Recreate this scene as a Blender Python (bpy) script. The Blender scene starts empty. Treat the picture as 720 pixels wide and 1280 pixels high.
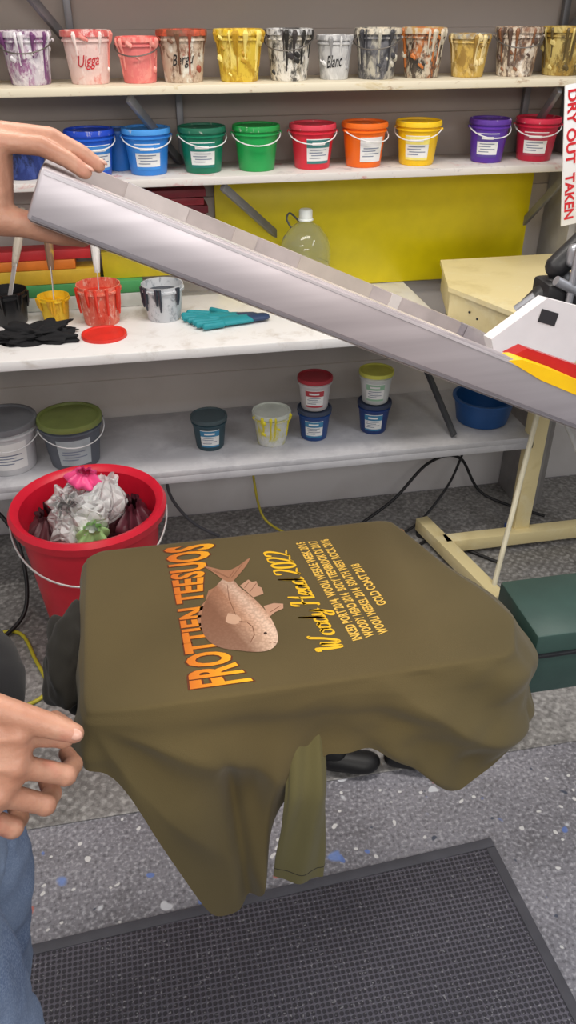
import bpy, bmesh, math, random
from mathutils import Vector, Matrix, noise
random.seed(4)
D=bpy.data
SC=bpy.context.scene
SC.view_settings.view_transform='Standard'
V=Vector
# ------------------------------------------------------------ materials
def lin(c):
    return tuple(((x/12.92) if x<=.04045 else ((x+.055)/1.055)**2.4) for x in c)
def hx(r,g,b): return lin((r/255,g/255,b/255))
def base(name,rough=.5,metal=0.0):
    m=D.materials.new(name);m.use_nodes=True
    nt=m.node_tree;b=nt.nodes['Principled BSDF']
    b.inputs['Roughness'].default_value=rough;b.inputs['Metallic'].default_value=metal
    return m,nt,b
def nn(nt,t,**k):
    n=nt.nodes.new(t)
    for a,v in k.items(): setattr(n,a,v)
    return n
def noisen(nt,scale,detail=3,coord='Object',vec=None):
    tc=nn(nt,'ShaderNodeTexCoord');n=nn(nt,'ShaderNodeTexNoise')
    n.inputs['Scale'].default_value=scale;n.inputs['Detail'].default_value=detail
    nt.links.new(vec if vec else tc.outputs[coord],n.inputs['Vector']);return n
def ramp(nt,src,stops,interp='LINEAR'):
    r=nn(nt,'ShaderNodeValToRGB');r.color_ramp.interpolation=interp
    e=r.color_ramp.elements
    while len(e)<len(stops): e.new(.5)
    for i,(p,c) in enumerate(stops):
        e[i].position=p;e[i].color=(*c[:3],1)
    nt.links.new(src,r.inputs['Fac']);return r
def mixc(nt,fac,a,b):
    m=nn(nt,'ShaderNodeMix',data_type='RGBA')
    for s,v in ((m.inputs[0],fac),(m.inputs[6],a),(m.inputs[7],b)):
        if hasattr(v,'is_output'): nt.links.new(v,s)
        elif isinstance(v,(int,float)): s.default_value=v
        else: s.default_value=(*v[:3],1)
    return m.outputs[2]
def mth(nt,op,a,bv=None):
    q=nn(nt,'ShaderNodeMath',operation=op)
    for s,v in ((q.inputs[0],a),(q.inputs[1],bv)):
        if v is None: continue
        if hasattr(v,'is_output'): nt.links.new(v,s)
        else: s.default_value=v
    return q.outputs[0]
def bump(nt,b,src,strength=.3,dist=.002):
    n=nn(nt,'ShaderNodeBump');n.inputs['Strength'].default_value=strength;n.inputs['Distance'].default_value=dist
    nt.links.new(src,n.inputs['Height']);nt.links.new(n.outputs['Normal'],b.inputs['Normal'])
_c={}
def pm(col,rough=.5,metal=0.0,var=.12,scale=18,bmp=0.0,name='paint',trans=0.0,bscale=None):
    key=(col,rough,metal,var,scale,bmp,name,trans)
    if key in _c: return _c[key]
    m,nt,b=base(name,rough,metal);c=hx(*col)
    n=noisen(nt,scale,4)
    r=ramp(nt,n.outputs['Fac'],[(.3,tuple(x*(1-var) for x in c)),(.7,tuple(min(1,x*(1+var)) for x in c))])
    nt.links.new(r.outputs['Color'],b.inputs['Base Color'])
    if bmp: bump(nt,b,noisen(nt,bscale or scale*4,4).outputs['Fac'],bmp,.003)
    if trans: b.inputs['Transmission Weight'].default_value=trans
    _c[key]=m;return m
def stained(col,stains,amt=.5,scale=9,rough=.55,name='ink_stained_plastic',soft=.05,zs=.55,bmp=0):
    m,nt,b=base(name,rough);cur=hx(*col);tc=nn(nt,'ShaderNodeTexCoord')
    for i,s in enumerate(stains):
        mp=nn(nt,'ShaderNodeMapping');mp.inputs['Location'].default_value=(random.uniform(0,9),random.uniform(0,9),i*3.1)
        mp.inputs['Scale'].default_value=(1,1,zs)
        nt.links.new(tc.outputs['Object'],mp.inputs['Vector'])
        n=noisen(nt,scale*(1+.5*i)*2.2,8,vec=mp.outputs['Vector']);n.inputs['Roughness'].default_value=.68;n.inputs['Distortion'].default_value=.4
        th=.64-.2*amt
        r=ramp(nt,n.outputs['Fac'],[(th-soft,(0,0,0)),(th+soft,(.92,.92,.92))])
        cur=mixc(nt,r.outputs['Color'],cur,hx(*s))
    nt.links.new(cur,b.inputs['Base Color'])
    if bmp: bump(nt,b,noisen(nt,60,6).outputs['Fac'],bmp,.004)
    return m
# ------------------------------------------------------------ mesh builder
def frame_of(d):
    d=d.normalized();u=V((0,0,1)) if abs(d.z)<.95 else V((1,0,0))
    x=d.cross(u).normalized();return x,x.cross(d).normalized()
class MB:
    def __init__(s): s.v=[];s.f=[];s.fm=[];s.mats=[];s.x=Matrix()
    def mi(s,m):
        if m not in s.mats: s.mats.append(m)
        return s.mats.index(m)
    def add(s,vs,fs,mat):
        o=len(s.v);s.v+=[s.x@V(p) for p in vs];k=s.mi(mat)
        for f in fs: s.f.append([o+i for i in f]);s.fm.append(k)
    def bm(s,bm,mat,M=None):
        bm.verts.index_update()
        vs=[(M@v.co) if M else v.co.copy() for v in bm.verts]
        s.add(vs,[[v.index for v in f.verts] for f in bm.faces],mat);bm.free()
    def box(s,lo,hi,mat,bev=.002,M=None,seg=2):
        b=bmesh.new();bmesh.ops.create_cube(b,size=1)
        lo=V(lo);hi=V(hi);c=(lo+hi)/2;d=hi-lo
        for v in b.verts: v.co=V((v.co.x*d.x,v.co.y*d.y,v.co.z*d.z))+c
        if bev: bmesh.ops.bevel(b,geom=list(b.edges),offset=min(bev,min(d)*.45),segments=seg,affect='EDGES',profile=.5)
        s.bm(b,mat,M)
    def beam(s,p0,p1,w,h,mat,bev=.002):
        p0=V(p0);p1=V(p1);d=p1-p0;x,z=frame_of(d)
        M=Matrix.Translation(p0)@Matrix((x,d.normalized(),z)).transposed().to_4x4()
        s.box((-w/2,0,-h/2),(w/2,d.length,h/2),mat,bev,M)
    def lathe(s,prof,mat,c=(0,0,0),seg=32,a0=0,a1=2*math.pi,M=None):
        full=abs(a1-a0-2*math.pi)<1e-6;n=seg if full else seg+1
        vs=[];fs=[]
        for r,z in prof:
            for i in range(n):
                a=a0+(a1-a0)*i/seg;p=V((r*math.cos(a)+c[0],r*math.sin(a)+c[1],z+c[2]))
                vs.append(M@p if M else p)
        for k in range(len(prof)-1):
            for i in range(seg):
                j=(i+1)%n if full else i+1
                fs.append([k*n+i,k*n+j,(k+1)*n+j,(k+1)*n+i])
        s.add(vs,fs,mat)
    def tube(s,pts,r,mat,seg=8,cap=True):
        pts=[V(p) for p in pts];n=len(pts);vs=[];fs=[]
        rr=r if isinstance(r,(list,tuple)) else [r]*n
        px=None
        for i,p in enumerate(pts):
            d=(pts[min(i+1,n-1)]-pts[max(i-1,0)]).normalized()
            if px is None: x,y=frame_of(d)
            else:
                x=(px-d*px.dot(d)).normalized();y=x.cross(d)
            px=x
            for k in range(seg):
                a=2*math.pi*k/seg;vs.append(p+(x*math.cos(a)+y*math.sin(a))*rr[i])
        for i in range(n-1):
            for k in range(seg):
                j=(k+1)%seg;fs.append([i*seg+k,i*seg+j,(i+1)*seg+j,(i+1)*seg+k])
        if cap: fs+= [list(range(seg))[::-1],[(n-1)*seg+k for k in range(seg)]]
        s.add(vs,fs,mat)
    def prism(s,out,z0,z1,mat,M=None):
        n=len(out);vs=[V((x,y,z0)) for x,y in out]+[V((x,y,z1)) for x,y in out]
        if M: vs=[M@v for v in vs]
        fs=[list(range(n))[::-1],list(range(n,2*n))]+[[i,(i+1)%n,n+(i+1)%n,n+i] for i in range(n)]
        s.add(vs,fs,mat)
    def hull(s,sph,mat,sub=2):
        b=bmesh.new()
        for p,r in sph:
            M=Matrix.Translation(V(p))
            rs=r if isinstance(r,(tuple,list)) else (r,r,r)
            bmesh.ops.create_icosphere(b,subdivisions=sub,radius=1,matrix=M@Matrix.Diagonal((*rs,1)))
        res=bmesh.ops.convex_hull(b,input=list(b.verts))
        g=[e for e in res['geom_interior'] if isinstance(e,bmesh.types.BMVert)]
        bmesh.ops.delete(b,geom=g,context='VERTS')
        for v in [v for v in b.verts if not v.link_faces]: b.verts.remove(v)
        s.bm(b,mat)
    def fin(s,name,ang=35,parent=None,smooth=True):
        me=D.meshes.new(name);me.from_pydata([tuple(p) for p in s.v],[],s.f)
        for m in s.mats: me.materials.append(m)
        me.polygons.foreach_set('material_index',s.fm);me.update()
        b=bmesh.new();b.from_mesh(me);bmesh.ops.recalc_face_normals(b,faces=b.faces);b.to_mesh(me);b.free()
        if smooth:
            me.shade_smooth();me.set_sharp_from_angle(angle=math.radians(ang))
        o=D.objects.new(name,me);SC.collection.objects.link(o)
        if parent: o.parent=parent
        return o
def empty(name):
    o=D.objects.new(name,None);SC.collection.objects.link(o);return o
def smoothpts(P,n=8):
    P=[V(p) for p in P];out=[]
    for i in range(len(P)-1):
        a=P[max(i-1,0)];b=P[i];c=P[i+1];d=P[min(i+2,len(P)-1)]
        for k in range(n):
            t=k/n
            out.append(.5*((2*b)+(c-a)*t+(2*a-5*b+4*c-d)*t*t+(3*b-a-3*c+d)*t**3))
    out.append(P[-1]);return out
_tx={}
def rawtext(s,offset,shear,space):
    k=(s,offset,shear,space)
    if k in _tx: return _tx[k]
    cu=D.curves.new('t','FONT');cu.body=s;cu.size=1;cu.offset=offset;cu.shear=shear;cu.space_character=space;cu.resolution_u=3
    ob=D.objects.new('t',cu);SC.collection.objects.link(ob)
    dg=bpy.context.evaluated_depsgraph_get();me=D.meshes.new_from_object(ob.evaluated_get(dg))
    vs=[v.co.copy() for v in me.vertices];fs=[list(p.vertices) for p in me.polygons]
    D.objects.remove(ob);D.meshes.remove(me)
    _tx[k]=(vs,fs);return _tx[k]
def puttext(mb,s,mat,fn,offset=0.0,shear=0.0,space=1.0,grow=0.0):
    r,_=rawtext(s,offset,shear,space)
    x0=min(v.x for v in r);x1=max(v.x for v in r);y0=min(v.y for v in r);y1=max(v.y for v in r)
    vs,fs=rawtext(s,offset+grow,shear,space)
    mb.add([fn((v.x-x0)/(x1-x0),(v.y-y0)/(y1-y0)) for v in vs],fs,mat)

# ------------------------------------------------------------ room
def wall_mat():
    m,nt,b=base('wall_cladding',.6)
    tc=nn(nt,'ShaderNodeTexCoord');sp=nn(nt,'ShaderNodeSeparateXYZ');nt.links.new(tc.outputs['Object'],sp.inputs[0])
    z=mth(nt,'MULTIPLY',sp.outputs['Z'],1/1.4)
    r=ramp(nt,z,[(.0,hx(222,220,222)),(.30,hx(242,240,240)),(.36,hx(212,204,196)),(.62,hx(196,190,186)),(.88,hx(174,164,158)),(1,hx(164,153,146))])  # paler low down: brightness painted in to offset shade under the bench
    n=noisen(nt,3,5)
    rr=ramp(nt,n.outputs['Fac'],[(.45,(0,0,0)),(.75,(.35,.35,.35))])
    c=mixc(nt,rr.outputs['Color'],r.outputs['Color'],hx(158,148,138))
    nt.links.new(c,b.inputs['Base Color'])
    bump(nt,b,noisen(nt,30,3).outputs['Fac'],.15)
    return m
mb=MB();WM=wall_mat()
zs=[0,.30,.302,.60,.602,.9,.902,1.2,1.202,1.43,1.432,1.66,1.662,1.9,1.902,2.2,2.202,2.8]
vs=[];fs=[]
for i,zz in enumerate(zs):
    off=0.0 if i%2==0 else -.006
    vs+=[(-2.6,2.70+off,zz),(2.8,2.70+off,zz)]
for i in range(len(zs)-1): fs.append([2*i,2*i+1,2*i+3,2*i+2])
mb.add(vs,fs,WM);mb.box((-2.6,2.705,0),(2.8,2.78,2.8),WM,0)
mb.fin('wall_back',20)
def floor_mat():
    m,nt,b=base('paint_spotted_concrete',.33)
    n=noisen(nt,2.2,6);n2=noisen(nt,110,5);n3=noisen(nt,9,7)
    c=ramp(nt,n.outputs['Fac'],[(.3,hx(112,111,118)),(.7,hx(160,159,168))]).outputs['Color']
    c=mixc(nt,ramp(nt,n3.outputs['Fac'],[(.5,(0,0,0)),(.7,(.45,.45,.45))]).outputs['Color'],c,hx(96,94,98))
    c=mixc(nt,ramp(nt,n2.outputs['Fac'],[(.52,(0,0,0)),(.68,(.5,.5,.5))]).outputs['Color'],c,hx(216,216,224))
    c=mixc(nt,ramp(nt,n2.outputs['Fac'],[(.32,(.6,.6,.6)),(.46,(0,0,0))]).outputs['Color'],c,hx(74,74,80))
    for i,(sc,th,col) in enumerate([(9,.13,(225,228,235)),(13,.13,(100,130,200)),(21,.14,(235,235,235)),(7,.06,(190,110,100)),(16,.09,(60,70,90)),(5,.09,(120,150,215))]):
        tc=nn(nt,'ShaderNodeTexCoord');nz=noisen(nt,14,2)
        mp=nn(nt,'ShaderNodeMapping');mp.inputs['Location'].default_value=(i*1.7,i*.9,0)
        nt.links.new(tc.outputs['Object'],mp.inputs[0])
        va=nn(nt,'ShaderNodeVectorMath',operation='ADD');sc_=nn(nt,'ShaderNodeVectorMath',operation='SCALE');sc_.inputs['Scale'].default_value=.05
        nt.links.new(nz.outputs['Color'],sc_.inputs[0]);nt.links.new(mp.outputs[0],va.inputs[0]);nt.links.new(sc_.outputs[0],va.inputs[1])
        vo=nn(nt,'ShaderNodeTexVoronoi');vo.inputs['Scale'].default_value=sc;nt.links.new(va.outputs[0],vo.inputs['Vector'])
        r=ramp(nt,vo.outputs['Distance'],[(th-.03,(.85,.85,.85)),(th,(0,0,0))])
        c=mixc(nt,r.outputs['Color'],c,hx(*col))
    nt.links.new(c,b.inputs['Base Color'])
    bump(nt,b,n2.outputs['Fac'],.3,.003)
    return m
mb=MB();mb.box((-2.6,-1.6,-.05),(2.8,2.78,0),floor_mat(),0);mb.fin('floor',smooth=False)
def plate_mat():
    m,nt,b=base('checker_plate',.42)
    tc=nn(nt,'ShaderNodeTexCoord');sp=nn(nt,'ShaderNodeSeparateXYZ');nt.links.new(tc.outputs['Object'],sp.inputs[0])
    u=mth(nt,'MULTIPLY',mth(nt,'ADD',sp.outputs['X'],sp.outputs['Y']),95)
    w=mth(nt,'MULTIPLY',mth(nt,'SUBTRACT',sp.outputs['X'],sp.outputs['Y']),95)
    h=mth(nt,'MULTIPLY',mth(nt,'SINE',u),mth(nt,'SINE',w))
    h=mth(nt,'GREATER_THAN',mth(nt,'ABSOLUTE',h),.5)
    n=noisen(nt,3,6);n2=noisen(nt,70,5)
    c=ramp(nt,n.outputs['Fac'],[(.3,hx(106,104,102)),(.7,hx(146,144,143))]).outputs['Color']
    c=mixc(nt,mth(nt,'MULTIPLY',h,.25),c,hx(178,177,175))
    c=mixc(nt,ramp(nt,n2.outputs['Fac'],[(.52,(0,0,0)),(.68,(.45,.45,.45))]).outputs['Color'],c,hx(208,207,205))
    c=mixc(nt,ramp(nt,n2.outputs['Fac'],[(.32,(.55,.55,.55)),(.46,(0,0,0))]).outputs['Color'],c,hx(74,73,72))
    nt.links.new(c,b.inputs['Base Color']);bump(nt,b,h,.35,.003);return m
mb=MB();mb.box((-2.4,1.34,0.0),(2.6,2.69,.004),plate_mat(),.001);mb.fin('floor_plate',smooth=False)
def mat_mat():
    m,nt,b=base('perforated_rubber',.5)
    tc=nn(nt,'ShaderNodeTexCoord');vo=nn(nt,'ShaderNodeTexVoronoi')
    vo.inputs['Scale'].default_value=88;vo.inputs['Randomness'].default_value=0
    nt.links.new(tc.outputs['Object'],vo.inputs['Vector'])
    n=noisen(nt,2.5,4)
    c=ramp(nt,n.outputs['Fac'],[(.3,hx(86,84,95)),(.7,hx(116,114,126))]).outputs['Color']
    r=ramp(nt,vo.outputs['Distance'],[(.34,(.8,.8,.8)),(.44,(0,0,0))])
    c=mixc(nt,r.outputs['Color'],c,hx(46,46,52))
    n2=noisen(nt,160,2);c=mixc(nt,ramp(nt,n2.outputs['Fac'],[(.64,(0,0,0)),(.7,(.6,.6,.6))]).outputs['Color'],c,hx(170,170,175))
    nt.links.new(c,b.inputs['Base Color'])
    inv=ramp(nt,vo.outputs['Distance'],[(.34,(0,0,0)),(.46,(1,1,1))]);bump(nt,b,inv.outputs['Color'],.6,.003)
    return m
mb=MB();RM=mat_mat();RB=pm((84,84,92),.6,name='rubber_border',bmp=.2)
M=Matrix.Translation((.72,1.095,0))@Matrix.Rotation(math.radians(3),4,'Z')
mb.box((-1.22,-1.3,.0015),(-.025,-.025,.011),RM,.001,M)
mb.box((-1.25,-.025,.001),(0,0,.012),RB,.003,M);mb.box((-.025,-1.3,.001),(0,-.025,.012),RB,.003,M)
mb.fin('rubber_floor_mat')

# ------------------------------------------------------------ shelves and bench
cream=stained((220,211,188),[(200,182,138),(170,140,110)],.03,5,name='painted_shelf',zs=2)
whit=stained((212,207,203),[(196,130,130),(170,165,168)],.04,5,name='painted_shelf_edge',zs=2)
steel=pm((128,128,132),.45,.4,name='bracket_steel')
def shelf(z,m,name,brs):
    mb=MB();mb.box((-1.6,2.45,z-.022),(1.62,2.69,z),m,.003)
    for x,dx in brs:
        mb.beam((x+dx,2.685,z-.24),(x,2.47,z-.03),.014,.024,steel)
        mb.box((x+dx-.01,2.672,z-.26),(x+dx+.01,2.692,z-.024),steel,.001)
    mb.fin(name)
shelf(1.86,cream,'wall_shelf',[(-.25,.15),(1.44,-.05)])
shelf(1.54,cream,'wall_shelf',[(-.9,.1),(.04,.15),(1.30,0)])
shelf(1.305,whit,'wall_shelf',[(-.9,.1),(.285,.21),(1.38,-.03)])
btop=stained((236,234,233),[(216,211,208),(198,190,182)],-.03,3,.35,name='laminate_top',soft=.09,zs=1)
mb=MB();mb.box((-1.7,2.175,.87),(.93,2.69,.90),btop,.004)
wd=pm((188,182,176),.6,name='bench_support')
mb.box((-1.7,2.66,.80),(.93,2.69,.87),wd)
for x in (-1.5,.86): mb.box((x,2.2,.81),(x+.04,2.66,.87),wd)
for x in (-1.5,): mb.box((x,2.2,0.005),(x+.045,2.245,.81),wd)
mb.fin('work_bench')
mb=MB();gs=stained((190,190,194),[(168,168,174),(206,206,209)],.1,3,name='grey_shelf',soft=.1,zs=1)
mb.box((-1.7,2.255,.438),(1.31,2.69,.46),gs,.003)
mb.box((-1.7,2.255,.415),(1.31,2.268,.44),gs,.002)
mb.beam((.93,2.67,.80),(1.03,2.30,.47),.015,.02,pm((70,72,76),.5,name='dark_brace'))
mb.fin('lower_shelf')
mb=MB();bl=pm((30,80,140),.4,name='blue_plastic')
mb.lathe([(0,0),(.085,0),(.09,.004),(.105,.085),(.112,.088),(.112,.094),(.10,.094),(.085,.01),(0,.01)],bl);o=mb.fin('blue_basin');o.location=(1.18,2.42,.4605)
mb=MB();mb.box((.28,2.66,.902),(1.36,2.672,1.27),pm((208,190,8),.35,var=.05,name='yellow_acrylic'),.002);mb.fin('yellow_sheet')
mb=MB();mb.box((1.43,2.5,0.004),(1.53,2.69,2.3),pm((150,148,148),.5,.1,name='column_steel'),.004)
mb.box((1.455,2.488,0.004),(1.505,2.5,2.3),pm((165,163,163),.5,.1,name='column_steel_b'),.002);mb.fin('steel_column')

# ------------------------------------------------------------ pails
white=pm((232,232,230),.45,name='white_label',var=.04)
wire=pm((225,225,225),.35,name='plastic_handle',var=.03)
dwire=pm((110,105,100),.4,.5,name='wire_handle',var=.03)
inkgrey=pm((120,130,150),.5,name='label_print')
def pail(x,y,z,h,rt,body,lid,label=None,band=None,handle=True,la=None,hang=0,scrawl=None,scm=None,name='paint_bucket',wm=None,drip=None,messy=0,drip2=None):
    rb=rt*.80;mb=MB()
    R=lambda t: rb+(rt*.96-rb)*t/.80
    mb.lathe([(0,.0),(rb*.96,0),(rb,.004),(R(.8),h*.80)],body)
    mb.lathe([(R(.8),h*.80),(rt*1.03,h*.795),(rt*1.03,h*.83),(rt*.97,h*.84),(rt*.97,h*.9)],body)
    mb.lathe([(rt*.97,h*.885),(rt*1.06,h*.885),(rt*1.07,h*.93),(rt*1.05,h*.99),(rt*1.01,h),(rt*.96,h*.995),(rt*.94,h*.955),(0,h*.955)],lid)
    ang=math.atan2(-y,-x)  # towards the aisle
    if la is None: la=ang
    if drip:
        for k in range(messy):
            a=ang+random.uniform(-1.3,1.3);Lh=random.uniform(.1,.6);w=random.uniform(.003,.009)
            pts=[(rt*1.05,h*.98),(rt*1.075,h*.93),(rt*1.04,h*.82),(R(.72)+.001,h*.72),(R(.7-Lh),h*(.7-Lh))]
            mb.tube([(r_*math.cos(a),r_*math.sin(a),zz) for r_,zz in pts],[w*.6,w,w*.8,w*.5,w*.35],drip if k%2 or not drip2 else drip2,6)
        for k in range(messy):
            a=ang+random.uniform(-1.3,1.3);t=random.uniform(.15,.95);rr_=R(t) if t<.8 else rt*1.04
            w=random.uniform(.003,.010);mb.hull([((rr_*math.cos(a),rr_*math.sin(a),h*t),(w,w*.5,w)),((rr_*math.cos(a+.12),rr_*math.sin(a+.12),h*(t-.04)),(w*.6,w*.4,w*.8))],drip2 if k%2 and drip2 else drip,1)
    def patch(a0,a1,t0,t1,m,e=.0006):
        n=12;vs=[];fs=[]
        for i in range(n+1):
            a=a0+(a1-a0)*i/n
            for t in (t0,t1):
                r=R(t)+e;vs.append((r*math.cos(a),r*math.sin(a),t*h))
        for i in range(n): fs.append([2*i,2*i+2,2*i+3,2*i+1])
        mb.add(vs,fs,m)
    if label:
        w=.62;patch(la-w,la+w,.14,.70,label)
        if band: patch(la-w,la+w,.50,.68,band,.001);patch(la-w,la+w,.14,.20,band,.001)
        for k,(a,b_) in enumerate([(-.45,.40),(-.5,.2),(-.4,.45),(-.5,.1)]):
            patch(la+a,la+b_,.44-k*.06,.46-k*.06,inkgrey,.0012)
        if band: patch(la-.35,la+.3,.56,.62,white,.0014)
    if scrawl:
        def fn(a,b_):
            an=la-.5+1.0*a;t=.26+.28*b_+.05*a;r=R(t)+.0012
            return (r*math.cos(an),r*math.sin(an),t*h)
        puttext(mb,scrawl,scm,fn,shear=.3,offset=.008)
    if handle:
        pts=[]
        for i in range(17):
            t=math.pi*i/16
            p=V((-rt*1.08*math.cos(t),-rt*1.12*math.sin(t),h*.82-h*.22*math.sin(t)))
            pts.append(Matrix.Rotation(la+math.pi/2+hang,3,'Z')@p)
        mb.tube(pts,.0018,wm or wire,6)
        for q in (pts[0],pts[-1]): mb.hull([(q,.005)],body,1)
    o=mb.fin(name);o.location=(x,y,z);return o
redp=pm((190,40,50),.5,name='marker_red');blk=pm((25,25,28),.5,name='marker_black')
Z=1.5405
top=[(-.355,(120,40,60),[(90,30,60),(200,200,200)],(130,60,80),.06,None),
(-.216,(196,190,200),[(110,60,110),(150,90,140),(225,220,225)],(205,190,200),.066,None),
(-.057,(226,196,190),[(215,130,120),(235,215,210)],(205,85,85),.064,('Uigga',redp)),
(.078,(222,120,118),[(232,150,140)],(226,100,96),.056,None),
(.199,(196,176,156),[(150,70,50),(225,225,215),(110,75,55)],(205,90,60),.066,('Bergu',blk)),
(.355,(215,185,60),[(235,215,120),(180,140,30)],(225,190,40),.066,None),
(.498,(225,222,215),[(60,55,55),(190,180,160),(40,38,36)],(205,205,205),.064,None),
(.632,(190,190,190),[(215,215,215),(150,150,152)],(200,200,200),.05,('Blanc',blk)),
(.757,(110,110,115),[(190,185,170),(60,60,65)],(215,205,185),.064,None),
(.896,(80,70,62),[(190,110,50),(40,38,36),(200,190,170)],(190,150,90),.062,None),
(1.039,(198,165,80),[(225,205,150),(150,118,54)],(150,150,145),.058,None),
(1.189,(215,200,180),[(130,85,55),(235,230,220),(90,70,60)],(200,185,165),.066,None),
(1.337,(150,120,50),[(90,75,40),(200,180,110)],(175,140,50),.066,None)]
for x,b,st,l,r,sc in top:
    dm=pm(st[0],.5,name='dried_ink',bmp=.5)
    pail(x,2.55+random.uniform(-.005,.01),Z,.126 if r>.06 else .11,r,stained(b,st,.52 if len(st)>1 and not sc else .3,11,bmp=.5),stained(l,[st[0],st[-1]],.55,12,bmp=.5),handle=random.random()>.55,hang=random.uniform(-.5,.5),
         scrawl=sc[0] if sc else None,scm=sc[1] if sc else None,wm=dwire,drip=dm,drip2=pm(st[-1],.5,name='dried_ink_b',bmp=.5),messy=random.randint(5,9) if not sc else 3)
Z=1.3055
row=[(-.27,(28,50,120),(24,42,100),None,None),(-.08,(30,90,200),(26,70,190),white,pm((60,130,200),name='band_b')),
(.08,(50,130,215),(70,150,225),white,pm((60,140,220),name='band_lb')),(.24,(20,120,90),(28,105,80),white,pm((30,120,110),name='band_t')),
(.40,(34,160,80),(30,150,70),None,None),(.57,(215,40,60),(214,60,80),white,pm((60,120,120),name='band_r')),
(.73,(240,110,20),(235,110,25),white,pm((225,225,225),name='band_o')),(.90,(240,195,20),(243,200,30),white,pm((235,220,120),name='band_y')),
(1.13,(90,50,160),(88,50,150),white,pm((90,70,150),name='band_p')),(1.29,(190,30,60),(200,40,70),white,pm((170,60,80),name='band_c'))]
for i,(x,b,l,lb,bd) in enumerate(row):
    o=pail(x,2.55,Z,.122,.066 if i not in(8,) else .06,pm(b,.35,name='pail_plastic',var=.05),stained(l,[tuple(int(q*.62) for q in l),(215,210,205)],.0,12),lb,bd,
        la=math.atan2(-2.55,-x)+(.45 if i in (1,6) else (.35 if i==5 else 0)),hang=[.2,-.3,.1,.3,.1,-.3,.2,-.2,.35,.1][i])
    if i==0:
        o.data.materials.clear();o.data.materials.append(stained((28,48,115),[(20,28,60),(60,80,150)],.5))
pail(.0,2.63,Z,.11,.055,pm((35,110,190),.4,name='pail_plastic'),pm((30,100,180),.4,name='lid_plastic'),handle=False)
# lower shelf
Z=.4605
pail(-.45,2.40,Z,.17,.10,pm((205,206,208),.5,name='pail_w'),pm((120,122,126),.5,name='lid_g'),white)
pail(-.245,2.39,Z,.165,.097,pm((92,98,108),.5,name='pail_g'),pm((120,132,70),.5,name='lid_ol'),pm((170,180,185),name='label_faded'),None,hang=.2)
pail(.20,2.41,Z,.115,.058,pm((50,75,85),.5,name='pail_t'),pm((70,85,90),.5,name='lid_t'),white,pm((60,130,170),name='band_b'),handle=False)
pail(.41,2.40,Z,.118,.062,stained((205,208,200),[(215,205,60),(225,225,220)],.45),pm((200,205,195),.4,name='lid_y'),handle=False,drip=pm((222,208,40),.4,name='yellow_drip'),messy=6)
pail(.56,2.41,Z,.112,.056,pm((35,70,130),.4,name='pail_n'),pm((60,70,90),.5,name='lid_n'),white,pm((60,130,170),name='band_b'),handle=False)
pail(.56,2.41,Z+.1125,.112,.056,pm((200,195,195),.4,name='pail_r'),pm((170,50,60),.5,name='lid_r'),white,pm((180,60,70),name='band_rr'),handle=False)
pail(.775,2.42,Z,.112,.056,pm((35,60,120),.4,name='pail_n2'),pm((50,60,85),.5,name='lid_n2'),white,pm((60,130,170),name='band_b'),handle=False)
pail(.775,2.42,Z+.1125,.112,.056,pm((205,208,205),.4,name='pail_w2'),pm((205,205,90),.5,name='lid_y2'),white,pm((150,190,160),name='band_yy'),handle=False)
# open tubs on the bench
def tub(x,y,z,h,rt,outer,ink,tool=None,name='ink_tub'):
    rb=rt*.8;mb=MB()
    mb.lathe([(0,0),(rb*.96,0),(rb,.004),(rt*.95,h*.84),(rt*1.04,h*.84),(rt*1.04,h*.9),(rt*.98,h*.91),(rt*1.0,h),(rt*.96,h),(rt*.9,h*.72)],outer)
    mb.lathe([(rt*.91,h*.75),(rt*.5,h*.72),(rt*.2,h*.78),(0,h*.76)],ink)
    for k in range(7):
        a=random.uniform(3.4,6.1);L=random.uniform(.1,.5)*h
        mb.tube([(rt*1.04*math.cos(a),rt*1.04*math.sin(a),h*.98),(rt*1.0*math.cos(a),rt*1.0*math.sin(a),h*.8-L*.5),(rt*.955*math.cos(a),rt*.955*math.sin(a),h*.78-L)],[.006,.005,.003],ink,6)
    if tool:
        dx,L,hm,ym=tool
        p0=V((0,0,h*.5));d=V((dx,.15,1)).normalized();p1=p0+d*L*.45;p2=p0+d*L
        mb.beam(p0,p1,.03,.002,stained((190,190,190),[(220,215,210)],.3),0)
        mb.tube([p1-d*.01,p1+d*.01,p1+d*.05,p2-d*.01,p2],[.008,.010,.013,.012,.007],hm,10)
    o=mb.fin(name);o.location=(x,y,z)
Z=.9005
hw=stained((190,180,165),[(150,140,130)],.3)
tub(-.38,2.50,Z,.10,.062,pm((30,30,32),.4,name='tub_black'),pm((15,15,16),.3,name='ink_black'),(.32,.29,hw,0))
tub(-.245,2.50,Z,.075,.048,stained((230,190,40),[(240,205,60),(200,150,30)],.3),pm((225,170,20),.3,name='ink_yellow'),(.05,.27,stained((130,100,80),[(200,160,60)],.3),0))
tub(-.105,2.45,Z,.118,.066,stained((225,110,88),[(235,150,122),(205,70,50),(238,200,182)],.25,16),pm((215,60,40),.3,name='ink_red'),(.03,.22,pm((225,222,218),.4,name='handle_white'),0))
tub(.085,2.45,Z,.108,.064,stained((205,208,212),[(80,85,95),(150,158,166)],.2,14),pm((50,55,65),.3,name='ink_dark'),None)
mb=MB();rl=pm((220,50,40),.4,name='red_lid')
mb.lathe([(0,.006),(.056,.006),(.06,.009),(.066,.009),(.067,0),(.0,0)],rl);o=mb.fin('bucket_lid');o.location=(-.10,2.325,Z)
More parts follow.
